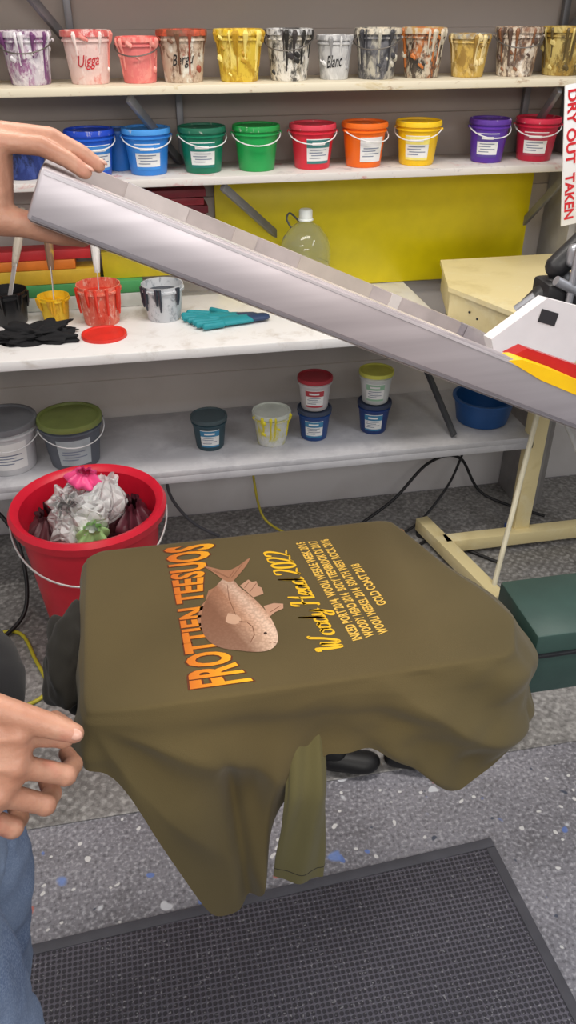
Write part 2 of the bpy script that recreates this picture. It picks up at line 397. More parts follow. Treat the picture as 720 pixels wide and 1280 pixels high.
def blob(c,s,mat,sub=4,amp=.35,fr=1.3,amp2=.1,fr2=5,flat=None,seed=0):
    b=bmesh.new();bmesh.ops.create_icosphere(b,subdivisions=sub,radius=1)
    for v in b.verts:
        q=v.co.copy()
        k=1+amp*noise.noise(q*fr+V((seed*7.3,seed,0)))+amp2*noise.noise(q*fr2+V((seed,0,3)))
        v.co=V((q.x*k*s[0],q.y*k*s[1],q.z*k*s[2]))
        if flat is not None and v.co.z<flat: v.co.z=flat
    m=MB();m.bm(b,mat);return m
m=blob(0,(.11,.055,.030),pm((22,22,25),.9,name='black_cotton'),5,.7,2.2,.45,5,-.010,1);o=m.fin('black_rag',80);o.location=(-.30,2.345,Z+.0105)
# gloves
mb=MB();tg=pm((30,140,150),.6,name='teal_knit',bmp=.3);bg=pm((40,60,95),.5,name='rubber_palm')
def gl(ox,oy,ang):
    M=Matrix.Translation((ox,oy,.012))@Matrix.Rotation(ang,4,'Z')
    def h(l,mt): mb.hull([(M@V(p),(r,r,.010)) for p,r in l],mt,2)
    h([((0,0,0),.03),((.07,0,0),.034)],tg);h([((-.05,0,0),.024),((0,0,0),.026)],bg)
    for k,(y,L) in enumerate([(-.028,.055),(-.01,.07),(.009,.066),(.026,.05)]): h([((.085,y,.0),.010),((.09+L,y*1.3,.002),.009)],tg)
    h([((.03,-.03,0),.011),((.075,-.062,0),.009)],tg)
gl(.33,2.36,math.pi+.15);gl(.30,2.385,math.pi-.12)
o=mb.fin('work_gloves',60);o.location=(0,0,Z)
# demijohn bottle
mb=MB();gm,gnt,gb=base('clear_pet',.04);gb.inputs['Transmission Weight'].default_value=.96;gb.inputs['IOR'].default_value=1.32
gb.inputs['Base Color'].default_value=(*hx(248,252,252),1);gn=noisen(gnt,12,2);bump(gnt,gb,gn.outputs['Fac'],.15)
mb.lathe([(0,.004),(.07,0),(.08,.008),(.082,.05),(.079,.056),(.082,.062),(.082,.11),(.079,.116),(.082,.122),(.08,.17),(.07,.20),(.045,.232),(.022,.245),(.019,.262),(.0175,.262),(.0205,.244),(.0435,.230),(.0685,.199),(.0785,.169),(.0805,.122),(.0775,.116),(.0805,.110),(.0805,.062),(.0775,.056),(.0805,.05),(.0785,.010),(0,.006)],gm,seg=48)
mb.lathe([(0,.285),(.018,.285),(.021,.281),(.021,.258),(.024,.256),(.024,.252),(.018,.252)],pm((222,226,222),.4,name='bottle_cap'),seg=24)
mb.tube(smoothpts([(-.022,0,.25),(-.05,0,.275),(-.062,-.01,.26),(-.05,-.02,.235)]),.003,pm((60,60,62),.5,name='loop'),8)
o=mb.fin('water_bottle',40);o.location=(.55,2.54,Z)
mb=MB()
def bd(x0,x1,y0,y1,z0,z1,c,n): mb.box((x0,y0,z0),(x1,y1,z1),pm(c,.5,name=n),.003)
bd(-1.2,.02,2.575,2.66,.9005,.945,(200,205,200),'board_pale');bd(-1.15,.03,2.575,2.655,.9455,.985,(70,150,90),'board_green')
bd(-1.2,-.10,2.575,2.66,.9855,1.03,(205,170,50),'board_yellow');bd(-1.2,-.17,2.575,2.65,1.0305,1.06,(215,120,40),'board_orange');bd(-1.2,-.12,2.575,2.65,1.0605,1.09,(190,45,50),'board_red')
bd(-.09,.30,2.60,2.65,.9855,1.07,(206,186,40),'board_ochre')
mb.fin('squeegee_stack')
mb=MB()
for k in range(5):
    c=[(120,26,40),(150,34,46),(105,22,36),(140,30,44),(118,28,40)][k]
    mb.box((-.05+.012*k,2.60-.004*k,1.125+k*.025),(.24+.006*(k%3),2.685,1.147+k*.025),pm(c,.45,name='maroon_board'),.002)
mb.box((-.04,2.62,1.10),(-.02,2.69,1.124),steel,.001);mb.box((.20,2.62,1.10),(.22,2.69,1.124),steel,.001)
mb.fin('maroon_board_stack')

# ------------------------------------------------------------ cream machine table at right
cr=stained((230,214,162),[(210,192,136),(238,228,190)],.0,3,.4,name='cream_enamel',soft=.1,zs=1);drk=pm((30,32,36),.5,name='dark_metal')
mb=MB()
mb.prism([(.945,2.27),(1.02,2.54),(1.95,2.54),(1.95,1.75),(1.10,1.86)][::-1],.905,.99,cr)
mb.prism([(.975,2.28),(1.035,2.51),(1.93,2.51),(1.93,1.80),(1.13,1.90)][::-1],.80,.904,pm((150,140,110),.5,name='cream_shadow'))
mb.prism([(.935,2.265),(1.013,2.548),(1.96,2.548),(1.96,1.742),(1.094,1.85)][::-1],.988,1.002,cr)
for k in range(2): mb.hull([((.975,2.18-k*.06,.95),.004)],drk,1)
for x in (1.325,1.85):
    mb.box((x-.03,2.255,.045),(x+.03,2.31,.80),cr,.004)
mb.box((1.29,2.235,.02),(1.36,2.325,.06),pm((60,80,140),.5,name='blue_foot'),.002)
mb.beam((1.02,2.25,.05),(1.95,2.25,.05),.05,.05,cr)
mb.beam((.985,2.40,.05),(1.085,1.90,.05),.05,.05,cr)
for p in ((.985,2.38),(1.08,1.93)): mb.lathe([(0,.004),(.022,.004),(.024,.02),(.01,.026)],drk,(p[0],p[1],0),16)
mb.tube([(1.31,2.26,.62),(1.09,1.96,.07)],.009,pm((225,218,190),.4,name='cream_rod'),10)
mb.tube([(1.35,2.27,.62),(1.65,2.2,.08)],.009,pm((200,200,200),.4,name='grey_rod'),10)
mb.fin('flash_dryer_stand')

# ------------------------------------------------------------ sign
mb=MB();sw=pm((232,232,234),.5,name='sign_white',var=.03);sr=pm((205,35,45),.5,name='sign_red',var=.03)
M=Matrix.Translation((1.29,2.30,1.155))@Matrix.Rotation(math.radians(-9.5),4,'Y')
mb.box((0,0,0),(.16,.005,.385),sw,.001,M)
def sg(a0,a1,x0,x1):
    def f(a,b): return M@V((x0+(x1-x0)*b,-.0012,a0+(a1-a0)*a))
    return f
puttext(mb,'TAKEN',sr,sg(.150,.018,.008,.038),offset=.03)
puttext(mb,'DRY OUT',sr,sg(.372,.175,.008,.038),offset=.03)
mb.box((1.39,2.306,1.20),(1.41,2.495,1.22),steel,.001);mb.box((1.36,2.306,1.42),(1.38,2.44,1.44),steel,.001)
mb.fin('warning_sign')

# ------------------------------------------------------------ red bin with rubbish
mb=MB();rp=pm((210,28,52),.35,name='red_plastic',var=.06)
mb.lathe([(0,0),(.145,0),(.155,.01),(.200,.475),(.220,.48),(.225,.505),(.216,.52),(.203,.515),(.194,.505),(.15,.02),(0,.02)],rp,seg=48)
pts=[]
for i in range(25):
    t=math.pi*i/24;pts.append((-.223*math.cos(t),-.223*math.sin(t)-.0,.48-.10*math.sin(t)))
mb.tube(pts,.003,pm((200,200,200),.4,.6,name='bail_wire'),6)
mb.lathe([(.18,.36),(0,.38)],pm((60,38,44),.7,name='rubbish_dark',bmp=.8),seg=24)
BIN=mb.fin('red_bin');BIN.location=(-.195,2.02,.0045)
film,fnt,fb=base('crumpled_film',.12);fb.inputs['Transmission Weight'].default_value=.45;fb.inputs['IOR'].default_value=1.2
fn1=noisen(fnt,18,5);rr=ramp(fnt,fn1.outputs['Fac'],[(.3,hx(228,230,230)),(.6,hx(254,254,254))]);fnt.links.new(rr.outputs[0],fb.inputs['Base Color'])
tc=nn(fnt,'ShaderNodeTexCoord');vo=nn(fnt,'ShaderNodeTexVoronoi');vo.feature='DISTANCE_TO_EDGE';vo.inputs['Scale'].default_value=34;fnt.links.new(tc.outputs['Object'],vo.inputs['Vector']);bump(fnt,fb,vo.outputs['Distance'],1.0,.02)
def ss0(a_,b__,x):
    x=max(0,min(1,(x-a_)/(b__-a_)));return x*x*(3-2*x)
def bag(c,s,mat,seed,nf=9):
    rnd=random.Random(seed);ph=[rnd.uniform(0,6.28) for _ in range(4)];NA=72;NZ=22;vs=[];fs=[]
    for k in range(NZ+1):
        t=k/NZ;prof=math.sin(math.pi*min(1,t*1.02)**.8)*.92+.12+(.35*ss0(.82,1,t))
        for i in range(NA):
            an=2*math.pi*i/NA
            pl=1+.16*math.sin(an*nf+ph[0]+2*t)*(.35+t)+.09*math.sin(an*(nf*2-3)+ph[1]-3*t)+.25*noise.noise(V((math.cos(an)*1.5+seed,math.sin(an)*1.5,t*2.2)))
            vs.append((s[0]*prof*pl*math.cos(an),s[1]*prof*pl*math.sin(an),s[2]*(2*t-1)+.25*s[2]*noise.noise(V((math.cos(an)*2,math.sin(an)*2+seed,t)))))
    for k in range(NZ):
        for i in range(NA):
            j=(i+1)%NA;fs.append([k*NA+i,k*NA+j,(k+1)*NA+j,(k+1)*NA+i])
    m=MB();m.add(vs,fs,mat);q=m.fin('rubbish_%d'%seed,40,parent=BIN);q.location=c;return q
q=bag((-.03,-.03,.48),(.085,.07,.08),film,2);q.rotation_euler=(.3,-.35,0)
q=bag((.045,.03,.50),(.065,.055,.07),film,3,7);q.rotation_euler=(-.2,.4,.5)
q=bag((-.06,.03,.50),(.055,.05,.05),film,13,8);q.rotation_euler=(.8,-.5,.5)
q=bag((-.005,.045,.57),(.046,.036,.030),pm((238,80,140),.3,name='pink_plastic'),4,6);q.rotation_euler=(.2,.2,0)
q=bag((.005,-.085,.455),(.045,.035,.055),pm((176,222,150),.35,name='green_wrap'),5,6);q.rotation_euler=(.5,.2,0)
q=bag((.125,.03,.42),(.05,.07,.07),pm((92,40,52),.4,name='maroon_film'),6)
q=bag((-.125,.05,.41),(.055,.07,.06),pm((86,50,56),.5,name='dark_film'),7)
# power sockets
mb=MB();pg=pm((110,112,118),.5,name='socket_grey')
mb.box((.02,2.66,.22),(.12,2.69,.36),pg,.006);mb.box((.03,2.635,.30),(.075,2.66,.345),drk,.005);mb.hull([((.095,2.655,.325),.012)],pm((200,40,50),.4,name='indicator_red'),2)
mb.tube(smoothpts([(.05,2.64,.30),(.05,2.55,.2),(.12,2.5,.10),(.22,2.5,.02)]),.006,pm((90,90,96),.5,name='cord_grey'),8)
mb.box((.03,2.62,.235),(.07,2.66,.28),pm((170,30,50),.5,name='plug_red'),.005)
mb.fin('power_socket')
def cable(pts,r,c):
    m=MB();m.tube(smoothpts(pts,10),r,pm(c,.5,name='cable_pvc'),8);m.fin('power_cable',80)
cable([(.33,2.52,.41),(.36,2.56,.36),(.37,2.6,.22),(.40,2.55,.05),(.5,2.45,.012)],.005,(200,185,60))
cable([(.72,2.45,.012),(.9,2.5,.10),(1.05,2.55,.22),(1.2,2.6,.20),(1.3,2.55,.05),(1.5,2.4,.015)],.006,(30,30,34))
cable([(.75,2.35,.012),(.95,2.4,.03),(1.12,2.5,.14),(1.25,2.62,.28),(1.4,2.66,.33)],.005,(38,38,42))
cable([(-1.0,2.1,.012),(-.7,2.05,.012),(-.50,2.10,.012),(-.42,1.95,.012),(-.38,1.8,.012),(-.5,1.75,.012),(-.7,1.8,.012)],.006,(190,180,50))
cable([(-.9,2.5,.3),(-.6,2.4,.34),(-.47,2.3,.25),(-.46,2.15,.05),(-.6,2.0,.012)],.007,(25,25,28))
cable([(.5,2.3,.012),(.8,2.2,.012),(1.0,2.33,.012),(1.2,2.15,.012)],.006,(35,35,38))

# ------------------------------------------------------------ press body
mb=MB();gr=pm((56,82,76),.42,name='green_enamel',var=.1,bmp=.1);al=pm((170,172,178),.35,.7,name='aluminium');bk=pm((24,24,27),.45,name='black_metal')
mb.box((.60,.905,.715),(1.5,1.06,.85),gr,.006)
mb.box((.598,.899,.805),(1.5,.906,.811),drk,.001)
mb.box((.70,.895,.74),(.80,.906,.79),pm((120,128,124),.4,name='panel_grey'),.003)
mb.lathe([(0,0),(.012,0),(.012,.012),(0,.013)],bk,seg=20,M=Matrix.Translation((.73,.896,.765))@Matrix.Rotation(math.radians(90),4,'X'))
mb.lathe([(.0,.0),(.10,.0),(.10,.72),(0,.72)],gr,(1.42,.98,.004),32)
mb.box((1.15,.7,.0),(1.7,1.25,.03),gr,.01)
mb.box((.25,.96,.725),(.62,1.03,.75),bk,.003)
mb.box((.25,.92,.75),(.34,1.05,.884),bk,.01)
mb.box((-.105,.825,.886),(.45,1.18,.912),pm((150,110,70),.5,name='platen_board'),.01)
for x in (.27,.33): mb.lathe([(0,0),(.018,0),(.018,.03),(.008,.035),(.008,.06)],bk,(x,.93,.70),16)
mb.box((.72,1.02,1.20),(1.45,1.14,1.27),bk,.008);mb.box((1.34,.9,.72),(1.5,1.1,1.6),gr,.01)
mb.box((.70,1.10,1.255),(.78,1.24,1.30),bk,.006)
mb.box((.665,1.19,1.28),(.76,1.25,1.35),bk,.008)
mb.hull([((.655,1.22,1.30),.022),((.70,1.22,1.34),.026)],bk,2);mb.hull([((.69,1.22,1.37),.020),((.74,1.22,1.42),.020)],bk,2)
mb.tube([(.63,1.22,1.30),(.655,1.21,1.325)],.009,al,12);mb.hull([((.705,1.20,1.385),.012),((.705,1.20,1.40),.012)],al,2)
mb.tube([(.67,1.18,1.36),(.72,1.18,1.335)],.008,al,12);mb.tube([(.70,1.18,1.29),(.70,1.18,1.41)],.006,al,10)
mb.fin('screen_printing_press')
sh0=pm((18,18,20),.5,name='black_leather')
mb=MB();mb.hull([((.39,1.38,.035),(.035,.03,.03)),((.47,1.36,.03),(.045,.035,.025))],sh0,3);mb.hull([((.37,1.39,.07),(.028,.026,.03)),((.40,1.385,.05),(.03,.03,.03))],sh0,3);mb.fin('black_shoe',80)
mb=MB();mb.hull([((.56,1.36,.035),(.035,.03,.03)),((.63,1.34,.03),(.045,.035,.025))],sh0,3);mb.hull([((.54,1.37,.07),(.028,.026,.03)),((.57,1.365,.05),(.03,.03,.03))],sh0,3);mb.fin('black_shoe',80)

# ------------------------------------------------------------ screen frame held up
O=V((-.075,.85,1.611));a=V((.911,0,-.413)).normalized();b_=V((-.05,.992,-.122));b_=(b_-a*b_.dot(a)).normalized();n_=a.cross(b_)
FM=Matrix.Translation(O)@Matrix((a,b_,n_)).transposed().to_4x4()
mb=MB()
fa,fnt,fb=base('frame_aluminium',.42,.5);tc=nn(fnt,'ShaderNodeTexCoord');mp=nn(fnt,'ShaderNodeMapping');mp.inputs['Rotation'].default_value=(0,math.radians(-24.4),0);mp.inputs['Scale'].default_value=(1,14,26)
fnt.links.new(tc.outputs['Object'],mp.inputs[0]);fz=noisen(fnt,2.2,3,vec=mp.outputs[0])
rr=ramp(fnt,fz.outputs['Fac'],[(.3,hx(166,160,165)),(.7,hx(186,180,185))]);fnt.links.new(rr.outputs[0],fb.inputs['Base Color'])
tape=pm((180,170,168),.3,name='tape',var=.15)
L=.80;Wd=.52;t=.036;h=.052
mb.box((0,0,-h),(L,t,0),fa,.004,FM);mb.box((0,Wd-t,-h),(L,Wd,0),fa,.003,FM)
mb.box((0,t,-h),(t,Wd-t,0),fa,.003,FM);mb.box((L-t,t,-h),(L,Wd-t,0),fa,.003,FM)
# side channel lips of the extrusion
mb.box((.004,-.0012,-.006),(L-.004,.001,-.003),pm((205,200,205),.35,.4,name='frame_lip'),0,FM);mb.box((.004,-.0012,-h+.003),(L-.004,.001,-h+.006),pm((120,116,122),.5,.3,name='frame_groove'),0,FM)
msh,mn,mbs=base('screen_mesh',.5)
nz=noisen(mn,5,3);rr=ramp(mn,nz.outputs['Fac'],[(.35,hx(176,166,164)),(.65,hx(206,196,190))]);mn.links.new(rr.outputs[0],mbs.inputs['Base Color']);mbs.inputs['Alpha'].default_value=.4
mb.box((.004,.004,-h-.001),(L-.004,Wd-.004,-h-.0005),msh,0,FM)
mb.box((.03,Wd-t-.001,-.045),(L-.05,Wd-.004,.0008),tape,.0,FM)
mb.box((.05,.004,-.001),(.5,t-.006,.0008),pm((205,198,196),.25,name='clear_tape'),0,FM)
for x0,x1,c in [(.12,.22,(200,192,190)),(.30,.34,(190,180,174)),(.42,.56,(186,176,166)),(.60,.62,(206,200,196))]:
    mb.box((x0,Wd-t-.003,-.034),(x1,Wd-t+.01,.0016),pm(c,.15,name='tape_piece'),0,FM)
mb.fin('screen_frame',30)
# squeegee standing in screen with ink
mb=MB();sqw=pm((215,213,215),.4,name='squeegee_white',var=.05)
SM=FM@Matrix.Translation((0,.16,0))@Matrix.Rotation(math.radians(90),4,'X')
mb.prism([(.620,.006),(.672,.085),(.764,.098),(.764,-.04),(.66,-.04)],-.012,.012,sqw,SM)
mb.prism([(.675,.052),(.672,.070),(.700,.073),(.703,.055)],.012,.0135,pm((40,40,44),.5,name='tag_black'),SM)
mb.box((.62,.05,-.048),(.764,.17,-.03),sqw,.002,FM)
SM2=FM@Matrix.Translation((0,.045,0))@Matrix.Rotation(math.radians(90),4,'X')
mb.prism([(.588,.0005),(.604,.017),(.70,.022),(.798,.026),(.798,.0005)],-.012,.012,pm((172,28,32),.3,name='ink_red_wet'),SM2)
mb.prism([(.565,-.004),(.582,.0035),(.64,.006),(.70,.005),(.798,.007),(.798,-.016),(.70,-.012),(.62,-.011)],.010,.0465,pm((250,195,10),.3,name='ink_yellow_wet'),SM2)
mb.fin('squeegee',30)

# ------------------------------------------------------------ T-shirt on platen
def cloth(name,c1,c2):
    m,nt,b=base(name,.92);n=noisen(nt,4,4);n2=noisen(nt,700,2)
    r=ramp(nt,n.outputs['Fac'],[(.3,hx(*c1)),(.7,hx(*c2))])
    nt.links.new(r.outputs[0],b.inputs['Base Color']);b.inputs['Sheen Weight'].default_value=.1
    bump(nt,b,n2.outputs['Fac'],.35,.001);return m
olive=cloth('olive_cotton',(88,77,46),(98,86,52));darkc=cloth('olive_cotton_shaded',(26,25,20),(34,32,26))  # darkc puts shadow into the far sleeve's colour; also used for the hem line
ctl=[((-.125,.81),(-.135,.785,.845)),((-.06,.803),(-.08,.77,.79)),((-.01,.803),(-.03,.765,.63)),((.03,.803),(.02,.745,.465)),((.06,.803),(.055,.745,.45)),((.085,.803),(.085,.755,.465)),((.10,.803),(.103,.765,.49)),
((.125,.803),(.112,.775,.53)),((.155,.803),(.125,.79,.62)),((.20,.803),(.205,.79,.785)),((.27,.803),(.28,.79,.785)),((.35,.803),(.35,.78,.74)),((.43,.803),(.415,.775,.672)),((.49,.805),(.49,.785,.69)),((.51,.82),(.55,.82,.705)),
((.54,.89),(.59,.87,.725)),((.52,.96),(.60,.95,.77)),((.485,1.03),(.565,1.04,.80)),((.455,1.12),(.50,1.13,.80)),((.43,1.19),(.445,1.215,.80)),((.41,1.197),(.41,1.225,.80)),
((.15,1.197),(.15,1.225,.80)),((-.11,1.197),(-.12,1.225,.81)),((-.132,1.18),(-.155,1.20,.82)),((-.132,1.0),(-.155,1.0,.82)),((-.13,.84),(-.15,.84,.83))]
N=460
def resample(ctl,N):
    n=len(ctl);L=[0]
    for i in range(n):
        p=V(ctl[i][0]);q_=V(ctl[(i+1)%n][0]);L.append(L[-1]+(q_-p).length)
    out=[]
    for k in range(N):
        s=L[-1]*k/N;i=max(j for j in range(n) if L[j]<=s+1e-9);f=(s-L[i])/(L[i+1]-L[i])
        out.append((V(ctl[i][0]).lerp(V(ctl[(i+1)%n][0]),f),V(ctl[i][1]).lerp(V(ctl[(i+1)%n][1]),f),s))
    return out
R=resample(ctl,N);Pp=[r[0] for r in R];Hp=[r[1] for r in R]
for _ in range(5): Pp=[(Pp[i-1]+Pp[i]*2+Pp[(i+1)%N])/4 for i in range(N)]
for _ in range(8): Hp=[(Hp[i-1]+Hp[i]*2+Hp[(i+1)%N])/4 for i in range(N)]
cen=V((.17,1.0));rings=[];ZT=.92
for sc in (.25,.5,.7,.82,.9,.95,.975,.99,1.0):
    rings.append([V((*(cen+(p-cen)*sc),ZT-(0 if sc<.97 else (.0004 if sc<.98 else (.0015 if sc<1 else .004))))) for p in Pp])
outs=[]
for i in range(N):
    tg_=(Pp[(i+2)%N]-Pp[i-2]).normalized();outs.append(V((tg_.y,-tg_.x)))
for _ in range(12): outs=[((outs[i-1]+outs[i]*2+outs[(i+1)%N])/4).normalized() for i in range(N)]
ss=ss0
def ridge(x):
    return 1-2*abs(math.sin(x*.5))**1.3
K=50
for k in range(1,K+1):
    t_=k/K;ring=[]
    for i in range(N):
        P=Pp[i];H=Hp[i];o_=outs[i];s_=R[i][2]
        zt=ZT-.006;z_=zt+(H.z-zt)*t_
        e=t_**.8
        xy=P+(V((H.x,H.y))-P)*e+o_*.004*min(1,t_*8)
        drop=(zt-z_)
        rw=ss(.22,.34,P.x)*(1-ss(.98,1.06,P.y))
        f=(1-rw)*(.012*math.sin(s_*52+t_*1.8+1.8*noise.noise(V((s_*5,t_*1.5,0))))*min(1,drop*5)+.016*noise.noise(V((s_*9,t_*2.2,1.7)))*min(1,drop*7))
        ax=P.x+.12;az=max(.001,drop);th_=math.atan2(ax,az)
        f+=(1-rw)*(1 if P.y<.83 else 0)*.010*ridge(th_*12)*min(1,math.hypot(ax,az)*5)*ss(.01,.06,drop)
        if P.y<.83: f-=.022*math.exp(-((xy.x-.055-.03*t_)/.012)**2)*ss(.1,.5,t_)
        q_=P.x+(z_-.9)*1.25+.02*noise.noise(V((s_*6,t_*3,4)))
        f+=rw*(.0130*ridge(q_*40)*min(1,drop*12)*(1-t_*.35)+.013*math.sin(math.pi*min(1,t_*1.05))+.006*noise.noise(V((s_*20,t_*5,2))))
        xy=xy+o_*f
        ring.append(V((xy.x,xy.y,z_)))
    rings.append(ring)
ring=[]
for i in range(N):
    p=rings[-1][i];o_=outs[i];ring.append(V((p.x-o_.x*.012,p.y-o_.y*.012,p.z+.006)))
rings.append(ring)
vs=[V((cen.x,cen.y,ZT))];fs=[]
for r in rings: vs+=r
for i in range(N): fs.append([0,1+i,1+(i+1)%N])
for k in range(len(rings)-1):
    for i in range(N):
        j=(i+1)%N;fs.append([1+k*N+i,1+(k+1)*N+i,1+(k+1)*N+j,1+k*N+j])
SH=empty('t_shirt')
mb=MB();mb.add(vs,fs,olive);o=mb.fin('shirt_body',75,parent=SH)
# hanging sleeve
mb=MB();vs=[];fs=[];n=48;KK=30
for k in range(KK+1):
    t_=k/KK;zc=.87+(.530-.87)*t_;cx=.188+(.166-.188)*t_;w=.026+.016*t_;d=.007+.007*t_;yc=.822-.050*ss(.08,.45,t_)-.008*t_
    for i in range(n):
        an=2*math.pi*i/n;wob=1+.12*noise.noise(V((math.cos(an)*2,math.sin(an)*2,t_*3)))
        vs.append((cx+w*math.cos(an)*wob,yc+d*math.sin(an)*wob+.0045*math.sin(math.cos(an)*5+t_*5),zc-.010*math.cos(an)*t_))
for k in range(KK):
    for i in range(n): fs.append([k*n+i,k*n+(i+1)%n,(k+1)*n+(i+1)%n,(k+1)*n+i])
mb.add(vs,fs,cloth('olive_cotton_sleeve',(94,89,54),(104,98,60)))
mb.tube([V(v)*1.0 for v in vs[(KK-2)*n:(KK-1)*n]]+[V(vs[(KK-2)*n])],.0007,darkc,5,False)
mb.fin('shirt_sleeve',75,parent=SH)
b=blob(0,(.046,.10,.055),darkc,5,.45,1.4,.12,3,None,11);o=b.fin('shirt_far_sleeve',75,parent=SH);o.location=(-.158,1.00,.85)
# print
mb=MB();zp=ZT+.0010
gm,nt,bb=base('print_orange',.7);tc=nn(nt,'ShaderNodeTexCoord');sp=nn(nt,'ShaderNodeSeparateXYZ');nt.links.new(tc.outputs['Object'],sp.inputs[0])
mt=nn(nt,'ShaderNodeMapRange');mt.inputs[1].default_value=.01;mt.inputs[2].default_value=.10;nt.links.new(sp.outputs['X'],mt.inputs[0])
rr=ramp(nt,mt.outputs[0],[(0,hx(208,108,34)),(.5,hx(238,152,30)),(1,hx(246,188,34))]);nt.links.new(rr.outputs[0],bb.inputs['Base Color'])
def headz(dz):
    def head(a_,b__):
        e=(2*a_-1);hh=.045+.048*e*e;x0=.008+.014*(1-a_)-.004*e*e
        return (x0+(1-b__)*hh,.826+a_*.353,zp+dz)
    return head
puttext(mb,'FROTTIEN TEESUOS',pm((104,50,24),.75,name='print_outline'),headz(-.0004),offset=.034,space=1.04,grow=.026)
puttext(mb,'FROTTIEN TEESUOS',gm,headz(.0002),offset=.034,space=1.04)
gold=pm((246,196,38),.7,name='print_gold',var=.06)
def line(x0,y0,x1,y1,hgt):
    d=V((x1-x0,y1-y0,0));u=V((-d.y,d.x,0)).normalized()
    return lambda a_,b__: V((x0,y0,zp))+d*a_+u*(b__*hgt)
G={'W':(.92,[[(-.02,.80),(.04,.98),(.12,.9),(.10,.4),(.2,.0),(.40,.72),(.42,.15),(.52,0),(.72,.5),(.82,1.02),(.92,.96)]]),
'o':(.40,[[(.24,.46),(.08,.38),(.04,.14),(.18,0),(.34,.10),(.36,.34),(.24,.46),(.30,.36),(.46,.38)]]),
'd':(.46,[[(.32,.38),(.18,.46),(.04,.26),(.08,.03),(.22,.03),(.34,.25),(.44,1.0)],[(.44,1.0),(.35,.3),(.37,.02),(.52,.08)]]),
'y':(.44,[[(.02,.42),(.08,.40),(.08,.12),(.2,.04),(.32,.2),(.40,.46)],[(.40,.46),(.32,0),(.18,-.38),(.02,-.34),(.08,-.15),(.50,.12)]]),
'H':(.72,[[(-.02,.72),(.08,.98),(.22,.95),(.16,.5),(.08,-.02),(-.04,.02)],[(.66,1.0),(.56,.6),(.52,.08),(.62,0),(.74,.10)],[(.06,.44),(.2,.54),(.4,.50),(.62,.56)]]),
'e':(.36,[[(.0,.12),(.24,.26),(.28,.42),(.16,.47),(.05,.26),(.1,.03),(.24,.01),(.40,.12)]]),
'a':(.44,[[(.32,.38),(.18,.46),(.04,.26),(.08,.03),(.20,.03),(.32,.22),(.36,.45)],[(.36,.45),(.32,.15),(.36,.01),(.50,.09)]]),
'2':(.50,[[(.04,.76),(.10,.97),(.32,.98),(.38,.74),(.22,.38),(.0,.03),(.16,.10),(.46,.01)]]),
'0':(.48,[[(.25,1),(.08,.78),(.05,.26),(.20,0),(.38,.22),(.40,.76),(.25,1)]]),' ':(.30,[])}
def script(s,fn,mat,wd=.105,sh=.22):
    tot=sum(G[ch][0] for ch in s);x=0
    for ch in s:
        for st in G[ch][1]:
            P=smoothpts([(px+x,py,0) for px,py in st],7);vs=[];fs=[]
            for i,p in enumerate(P):
                d=(P[min(i+1,len(P)-1)]-P[max(i-1,0)]).normalized()
                w=wd*(.45+.75*abs(d.y)**1.2)*(.45+.55*min(1,min(i,len(P)-1-i)/4))
                nrm=V((-d.y,d.x,0))
                for sg_ in (-1,1):
                    q=p+nrm*sg_*w*.6;vs.append(fn((q.x+sh*q.y)/(tot+.1),q.y))
            for i in range(len(P)-1): fs.append([2*i,2*i+1,2*i+3,2*i+2])
            mb.add(vs,fs,mat)
        x+=G[ch][0]
script('Woody Head 2022',line(.254,.866,.217,1.138,.041),gold)
crm=pm((242,200,90),.7,name='print_cream',var=.06)
for s,x0,y0,x1,y1 in [('INKED PORT 2014  WOOLI WEEKLE WEEK 2015',.288,.882,.254,1.152),('WOODY HEAD 2014  BODY TEENBROOK DI 2017',.309,.885,.276,1.152),
    ('WOOLI WEEKEL 2014  SOUTH WEST ROCK 2016',.331,.888,.298,1.152),('GOLD COAST 2018',.349,.955,.333,1.07)]:
    puttext(mb,s,crm,line(x0,y0,x1,y1,.0165),offset=.030,space=1.03)
# fish
def fp(px,py):
    px=302+(px-300)*1.12;py=758+(py-758)*1.10
    return (.074+.001339*(px-260)-.000346*(py-715),1.096-.000208*(px-260)-.002033*(py-715))
fm,nt,bb=base('print_fish',.75);tc=nn(nt,'ShaderNodeTexCoord');sp=nn(nt,'ShaderNodeSeparateXYZ');nt.links.new(tc.outputs['Object'],sp.inputs[0])
ly=nn(nt,'ShaderNodeMapRange');ly.inputs[1].default_value=.89;ly.inputs[2].default_value=1.08;nt.links.new(sp.outputs['Y'],ly.inputs[0])
c=ramp(nt,ly.outputs[0],[(0,hx(232,204,180)),(.35,hx(212,170,142)),(.75,hx(182,134,106)),(1,hx(150,104,78))]).outputs[0]
ax=mth(nt,'ADD',sp.outputs['X'],mth(nt,'MULTIPLY',sp.outputs['Y'],.40))
lx=nn(nt,'ShaderNodeMapRange');lx.inputs[1].default_value=.470;lx.inputs[2].default_value=.565;nt.links.new(ax,lx.inputs[0])
c=mixc(nt,ramp(nt,lx.outputs[0],[(0,(.85,.85,.85)),(.3,(.25,.25,.25)),(.5,(0,0,0)),(.82,(0,0,0)),(1,(.55,.55,.55))]).outputs[0],c,hx(118,78,56))
c=mixc(nt,ramp(nt,lx.outputs[0],[(.35,(0,0,0)),(.6,(.55,.55,.55)),(.8,(0,0,0))]).outputs[0],c,hx(246,226,208))
vo=nn(nt,'ShaderNodeTexVoronoi');vo.inputs['Scale'].default_value=230;nt.links.new(tc.outputs['Object'],vo.inputs['Vector'])
c=mixc(nt,ramp(nt,vo.outputs['Distance'],[(.3,(0,0,0)),(.7,(.3,.3,.3))]).outputs[0],c,hx(120,80,58));nt.links.new(c,bb.inputs['Base Color'])
def flat(pts,mat,zz):
    q_=[fp(*p) for p in pts];mb.add([(x,y,zz) for x,y in q_],[list(range(len(q_)))],mat)
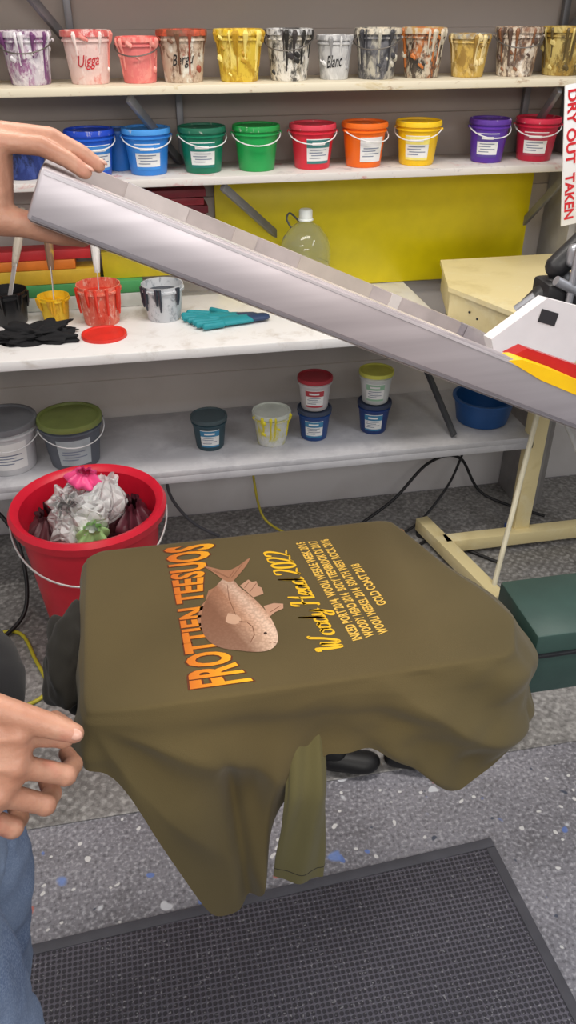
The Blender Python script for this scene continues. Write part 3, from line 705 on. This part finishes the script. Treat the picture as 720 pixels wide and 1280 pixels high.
def sflat(pts,mat,zz,n=4):
    b2=smoothpts([(x,y,0) for x,y in pts]+[(pts[0][0],pts[0][1],0)],n);flat([(p.x,p.y) for p in b2[:-1]],mat,zz)
sflat([(281,727),(272,738),(264,752),(260,768),(262,784),(270,796),(283,803),(300,806),(318,808),(332,806),(339,799),(339,789),(333,775),(323,761),(311,749),(299,739),(291,730)],fm,zp+.0003)
tl=pm((166,120,92),.75,name='print_tail')
sflat([(256,712),(266,714),(276,717),(286,718),(296,713),(309,703),(305,713),(298,723),(290,732),(281,730),(268,720)],tl,zp+.0004,3)
fin_=pm((200,158,132),.75,name='print_fin')
flat([(299,737),(308,730),(312,733),(317,732),(319,738),(323,740),(325,747),(314,751)],fin_,zp+.0002);flat([(325,761),(336,758),(346,759),(346,764),(337,768),(331,773)],fin_,zp+.0002)
flat([(264,752),(258,760),(256,772),(258,778),(261,785),(264,784)],tl,zp+.0002);flat([(272,738),(265,742),(263,752),(266,754)],tl,zp+.0002)
ln=pm((128,86,64),.7,name='print_gill')
def ray(pts,r=.0005):
    q_=[fp(*p) for p in pts];mb.tube([(x,y,zp+.0005) for x,y in q_],r,ln,5)
ray([(300,777),(308,778),(314,783),(316,791),(312,799)],.0006)
for p,q_ in [((286,728),(262,715)),((286,727),(270,718)),((287,727),(292,718)),((289,728),(301,710)),((304,740),(309,733)),((310,745),(317,735)),((332,768),(343,761))]: ray([p,q_],.0004)
ray([(285,735),(288,752),(296,770)],.0004)
ey=[fp(327+1.8*math.cos(k*.7),790+1.3*math.sin(k*.7)) for k in range(9)];mb.add([(x,y,zp+.0008) for x,y in ey],[list(range(9))],pm((60,40,36),.6,name='print_eye'))
ray([(338,800),(334,799),(331,800)],.0004)
sflat([(288,768),(297,770),(302,776),(296,780),(286,777)],pm((214,176,150),.7,name='print_pectoral'),zp+.0006,3)
mb.fin('shirt_print',20,parent=SH,smooth=False)

# ------------------------------------------------------------ person
PER=empty('printer_person')
def skinmat():
    m,nt,b=base('skin',.5);n=noisen(nt,22,4)
    r=ramp(nt,n.outputs['Fac'],[(.3,hx(174,122,98)),(.55,hx(190,142,118)),(.75,hx(184,114,96))]);nt.links.new(r.outputs[0],b.inputs['Base Color'])
    b.inputs['Subsurface Weight'].default_value=.1;b.inputs['Subsurface Radius'].default_value=(.01,.004,.002)
    bump(nt,b,noisen(nt,160,4).outputs['Fac'],.4,.0018);return m
skin=skinmat();nail=pm((205,158,140),.35,name='nail',var=.03)
def organic(mb,name,vox,it=6,parent=PER,disp=0,dsc=.1):
    o=mb.fin(name,180,parent=parent)
    r=o.modifiers.new('r','REMESH');r.mode='VOXEL';r.voxel_size=vox;r.use_smooth_shade=True
    s=o.modifiers.new('s','SMOOTH');s.iterations=it;s.factor=.5
    if disp:
        tx=D.textures.new(name+'_t','CLOUDS');tx.noise_scale=dsc
        d=o.modifiers.new('d','DISPLACE');d.texture=tx;d.strength=disp;d.texture_coords='GLOBAL'
    return o
def limb(mb,pts,mat=None):
    for i in range(len(pts)-1): mb.hull([pts[i],pts[i+1]],mat or skin,2)
def fingerpts(p0,d,n,Ls,bends,R):
    pts=[(p0,R[0])];d=d.normalized();n=n.normalized();p=p0
    for i,(l,bn) in enumerate(zip(Ls,bends)):
        c,s=math.cos(math.radians(bn)),math.sin(math.radians(bn));d,n=(d*c+n*s),(n*c-d*s)
        p=p+d*l;pts.append((p,R[i+1]))
    return pts,d,n
def nailat(mb,p,d,n,r):
    bb=bmesh.new();bmesh.ops.create_icosphere(bb,subdivisions=2,radius=1)
    s=d.cross(n).normalized()
    M=Matrix.Translation(p-n*r*.78+d*r*.15)@Matrix((d,s,n)).transposed().to_4x4()@Matrix.Diagonal((r*.75,r*.6,r*.22,1))
    mb.bm(bb,nail,M)
# --- right hand (near, low)
N0=V((.16,.823,-.545)).normalized();f=V((.92,0,-.35));f=(f-N0*f.dot(N0)).normalized();U=f.cross(N0).normalized()
if U.z<0: U=-U
W=V((-.262,.572,1.154));S=1.12
f=(f*.93+N0*.10-U*.12).normalized();N1=(N0-f*N0.dot(f)).normalized();U=(U-f*U.dot(f)).normalized()
mb=MB();nb=MB()
kn=[W+f*.090*S+U*.040*S,W+f*.097*S+U*.014*S,W+f*.092*S-U*.013*S,W+f*.080*S-U*.038*S]
mb.hull([(W+U*.012,.022),(W-U*.012,.021),(kn[0],.0145),(kn[1],.0145),(kn[2],.014),(kn[3],.013),(W+f*.03+U*.034+N1*.012,.019),(W+f*.03-U*.034+N1*.012,.018)],skin)
for k,q_ in enumerate(kn):
    mb.hull([(q_-N1*.005,.0128)],skin);mb.hull([(W+f*.03+(q_-W-f*.09)*.35-N1*.015,.003),(q_-N1*.014,.0042)],skin,1)
cfg=[([.043,.026,.020],[38,58,35],.0),([.047,.029,.021],[30,56,34],-.10),([.044,.027,.020],[30,58,34],-.18),([.036,.022,.018],[32,56,34],-.26)]
for q_,(Ls,bn,sp_) in zip(kn,cfg):
    pts,d,n=fingerpts(q_,f+U*sp_,N1,[l*S for l in Ls],bn,[.0122,.0110,.0102,.0088])
    limb(mb,pts)
    mb.hull([(pts[1][0]-N1*.001,.0120)],skin);mb.hull([(pts[2][0],.0108)],skin);nailat(nb,pts[3][0],d,n,.009)
pts,d,n=fingerpts(W+f*.026*S+U*.052*S,f*1.0-U*.02,(N1*.4-U*.9),[.046*S,.037*S,.025*S],[-6,4,0],[.021,.0150,.0132,.0100])
limb(mb,pts);mb.hull([(pts[1][0],.0150)],skin);mb.hull([(W+f*.06+U*.034,.018),(pts[1][0],.013),(W+f*.02+U*.035,.021)],skin);nailat(nb,pts[3][0],d,(n*.3+N1).normalized(),.0095)
E=V((-.50,.38,1.13));SHR=V((-.50,.42,1.43))
limb(mb,[(W,.027),(W.lerp(E,.25),.032),(W.lerp(E,.65),.043),(E,.041),(E.lerp(SHR,.5),.047),(SHR,.05)])
organic(mb,'right_arm',.0030,2);nb.fin('right_nails',80,parent=PER)
# --- left hand gripping the frame end
mb=MB();nb=MB();W2=V((-.205,.935,1.568));ys=[.893,.914,.935,.955];kn=[V((-.118,ys[0],1.628)),V((-.113,ys[1],1.633)),V((-.115,ys[2],1.631)),V((-.122,ys[3],1.624))]
mb.hull([(W2+V((0,.014,0)),.023),(W2-V((0,.016,.004)),.024)]+[(q_+V((-.004,0,-.006)),.013) for q_ in kn]+[(V((-.13,.892,1.572)),.020),(V((-.15,.95,1.585)),.016),(V((-.16,.90,1.560)),.022)],skin)
for q_,Ls in zip(kn,([.042,.027,.02],[.047,.03,.021],[.044,.028,.02],[.035,.022,.018])):
    pts,d,n=fingerpts(q_,V((.95,-.05,.02)),V((.05,0,-1)),Ls,[8,22,10],[.0108,.0098,.009,.0078])
    limb(mb,pts);mb.hull([(pts[1][0],.0104)],skin);nailat(nb,pts[3][0],d,n,.0080)
pts,d,n=fingerpts(V((-.150,.885,1.562)),V((.9,.05,-.22)),V((0,0,1)),[.045,.035,.026],[0,-6,5],[.020,.0145,.0128,.0098]);limb(mb,pts)
E2=V((-.34,.97,1.30));SHL=V((-.52,.80,1.43))
limb(mb,[(W2,.026),(W2.lerp(E2,.25),.031),(W2.lerp(E2,.65),.043),(E2,.041),(E2.lerp(SHL,.5),.047),(SHL,.05)])
organic(mb,'left_arm',.0030,2);nb.fin('left_nails',80,parent=PER)
# --- T-shirt (black), torso
bt=cloth('black_jersey',(20,20,23),(28,28,32));mb=MB();Y0=.62
def ring_(x,z,rx,ry,y=Y0): return ((x,y,z),(rx,ry,.05))
tor=[ring_(-.355,.99,.11,.165),ring_(-.328,1.09,.165,.20,.68),ring_(-.40,1.21,.13,.165),ring_(-.46,1.34,.115,.18),ring_(-.49,1.43,.085,.15)]
for i in range(len(tor)-1): mb.hull([tor[i],tor[i+1]],bt,3)
mb.hull([((-.50,.45,1.42),.065),((-.50,.79,1.42),.065),((-.49,.62,1.46),.07)],bt,2)
limb(mb,[(SHR,.066),(SHR.lerp(E,.55),.060)],bt);limb(mb,[(SHL,.066),(SHL.lerp(E2,.55),.060)],bt)
organic(mb,'black_t_shirt',.010,5,disp=.012,dsc=.08)
# --- jeans
def denim():
    m,nt,b=base('denim',.85);n=noisen(nt,7,5);n2=noisen(nt,420,2)
    c=ramp(nt,n.outputs['Fac'],[(.3,hx(82,100,132)),(.7,hx(128,146,174))]).outputs[0]
    c=mixc(nt,ramp(nt,n2.outputs['Fac'],[(.45,(0,0,0)),(.6,(.35,.35,.35))]).outputs[0],c,hx(150,165,190));nt.links.new(c,b.inputs['Base Color'])
    bump(nt,b,n2.outputs['Fac'],.3,.001);return m
dn=denim();mb=MB()
mb.hull([((-.345,.62,1.01),(.12,.165,.04)),((-.345,.62,.88),(.125,.175,.08))],dn,3)
for y,fx_ in ((.50,.0),(.73,-.03)):
    limb(mb,[((-.295+fx_,y,.90),.098),((-.280+fx_,y,.70),.088),((-.30+fx_,y,.50),.068),((-.33+fx_,y,.30),.066),((-.36+fx_,y,.10),.058)],dn)
organic(mb,'jeans',.010,4,disp=.018,dsc=.06)
mb=MB();sh=pm((45,45,48),.6,name='shoe')
for y,fx_ in ((.50,.0),(.73,-.03)):
    mb.hull([((-.41+fx_,y,.05),(.04,.038,.034)),((-.24+fx_,y,.045),(.05,.045,.028)),((-.38+fx_,y,.09),(.045,.042,.03))],sh,2)
organic(mb,'shoes',.008,3)
# --- head and neck
mb=MB();H=V((-.47,.64,1.63))
limb(mb,[((-.49,.63,1.42),.062),((-.48,.635,1.53),.056)])
mb.hull([(H+V((-.02,0,.04)),(.092,.075,.085)),(H+V((.03,0,-.01)),(.06,.06,.07)),(H+V((.045,.0,-.085)),(.03,.032,.025)),(H+V((0,0,-.05)),(.05,.055,.04))],skin,3)
mb.hull([(H+V((.085,.0,.02)),.008),(H+V((.108,.0,-.025)),.013)],skin);mb.hull([(H+V((.088,-.02,-.058)),.007),(H+V((.088,.02,-.058)),.007)],skin)
for s in (-1,1): mb.hull([(H+V((-.005,s*.076,.015)),(.018,.008,.028)),(H+V((0,s*.074,-.015)),(.012,.007,.014))],skin)
organic(mb,'head',.005,3)
mb=MB()
for s in (-1,1):
    mb.hull([(H+V((.080,s*.031,.015)),.013)],pm((235,235,232),.2,name='eye_white'));mb.hull([(H+V((.0905,s*.031,.015)),.0045)],pm((60,45,35),.2,name='iris'))
    mb.hull([(H+V((.088,s*.018,.036)),.005),(H+V((.082,s*.045,.036)),.004)],pm((60,45,35),.8,name='brow'))
mb.fin('face_features',80,parent=PER)
mb=MB();mb.hull([(H+V((-.03,0,.065)),(.092,.08,.072)),(H+V((-.06,0,-.01)),(.055,.073,.06))],pm((58,44,34),.9,name='hair',bmp=.6),3);organic(mb,'hair',.006,2,disp=.01,dsc=.02)

# ------------------------------------------------------------ camera and lights
cd=D.cameras.new('cam');cd.lens=28.125;cd.sensor_width=36;cd.clip_start=.05
cam=D.objects.new('camera',cd);SC.collection.objects.link(cam);cam.location=(0,0,1.75)
cam.rotation_euler=(math.radians(57),0,math.radians(-11));SC.camera=cam
def area(name,loc,sx,sy,e,col=(1,1,1),rot=(0,0,0)):
    l=D.lights.new(name,'AREA');l.shape='RECTANGLE';l.size=sx;l.size_y=sy;l.energy=e;l.color=col
    o=D.objects.new(name,l);SC.collection.objects.link(o);o.location=loc;o.rotation_euler=rot
area('ceiling_lamp',(.3,1.55,2.75),1.5,.3,31,(1,.93,.85))
area('ceiling_lamp',(1.9,.6,2.75),.3,1.5,27,(.96,.96,1))
area('ceiling_lamp',(-.9,.2,2.75),1.2,.3,18,(1,.96,.91))
area('ceiling_lamp',(.2,-.9,2.3),1.5,.4,23,(1,.96,.91),(math.radians(52),0,0))
l=D.lights.new('warm_shirt_spot','SPOT');l.energy=34;l.color=(1,.62,.38);l.spot_size=math.radians(24);l.spot_blend=.8;l.shadow_soft_size=.08  # added unseen spot from behind the camera, warms the shirt top
o=D.objects.new('warm_shirt_spot',l);SC.collection.objects.link(o);o.location=(.35,-.25,2.45)
o.rotation_euler=(V((.16,1.04,.92))-V(o.location)).to_track_quat('-Z','Y').to_euler()
w=D.worlds.new('w');SC.world=w;w.use_nodes=True;w.node_tree.nodes['Background'].inputs[0].default_value=(.93,.90,.89,1);w.node_tree.nodes['Background'].inputs[1].default_value=.36
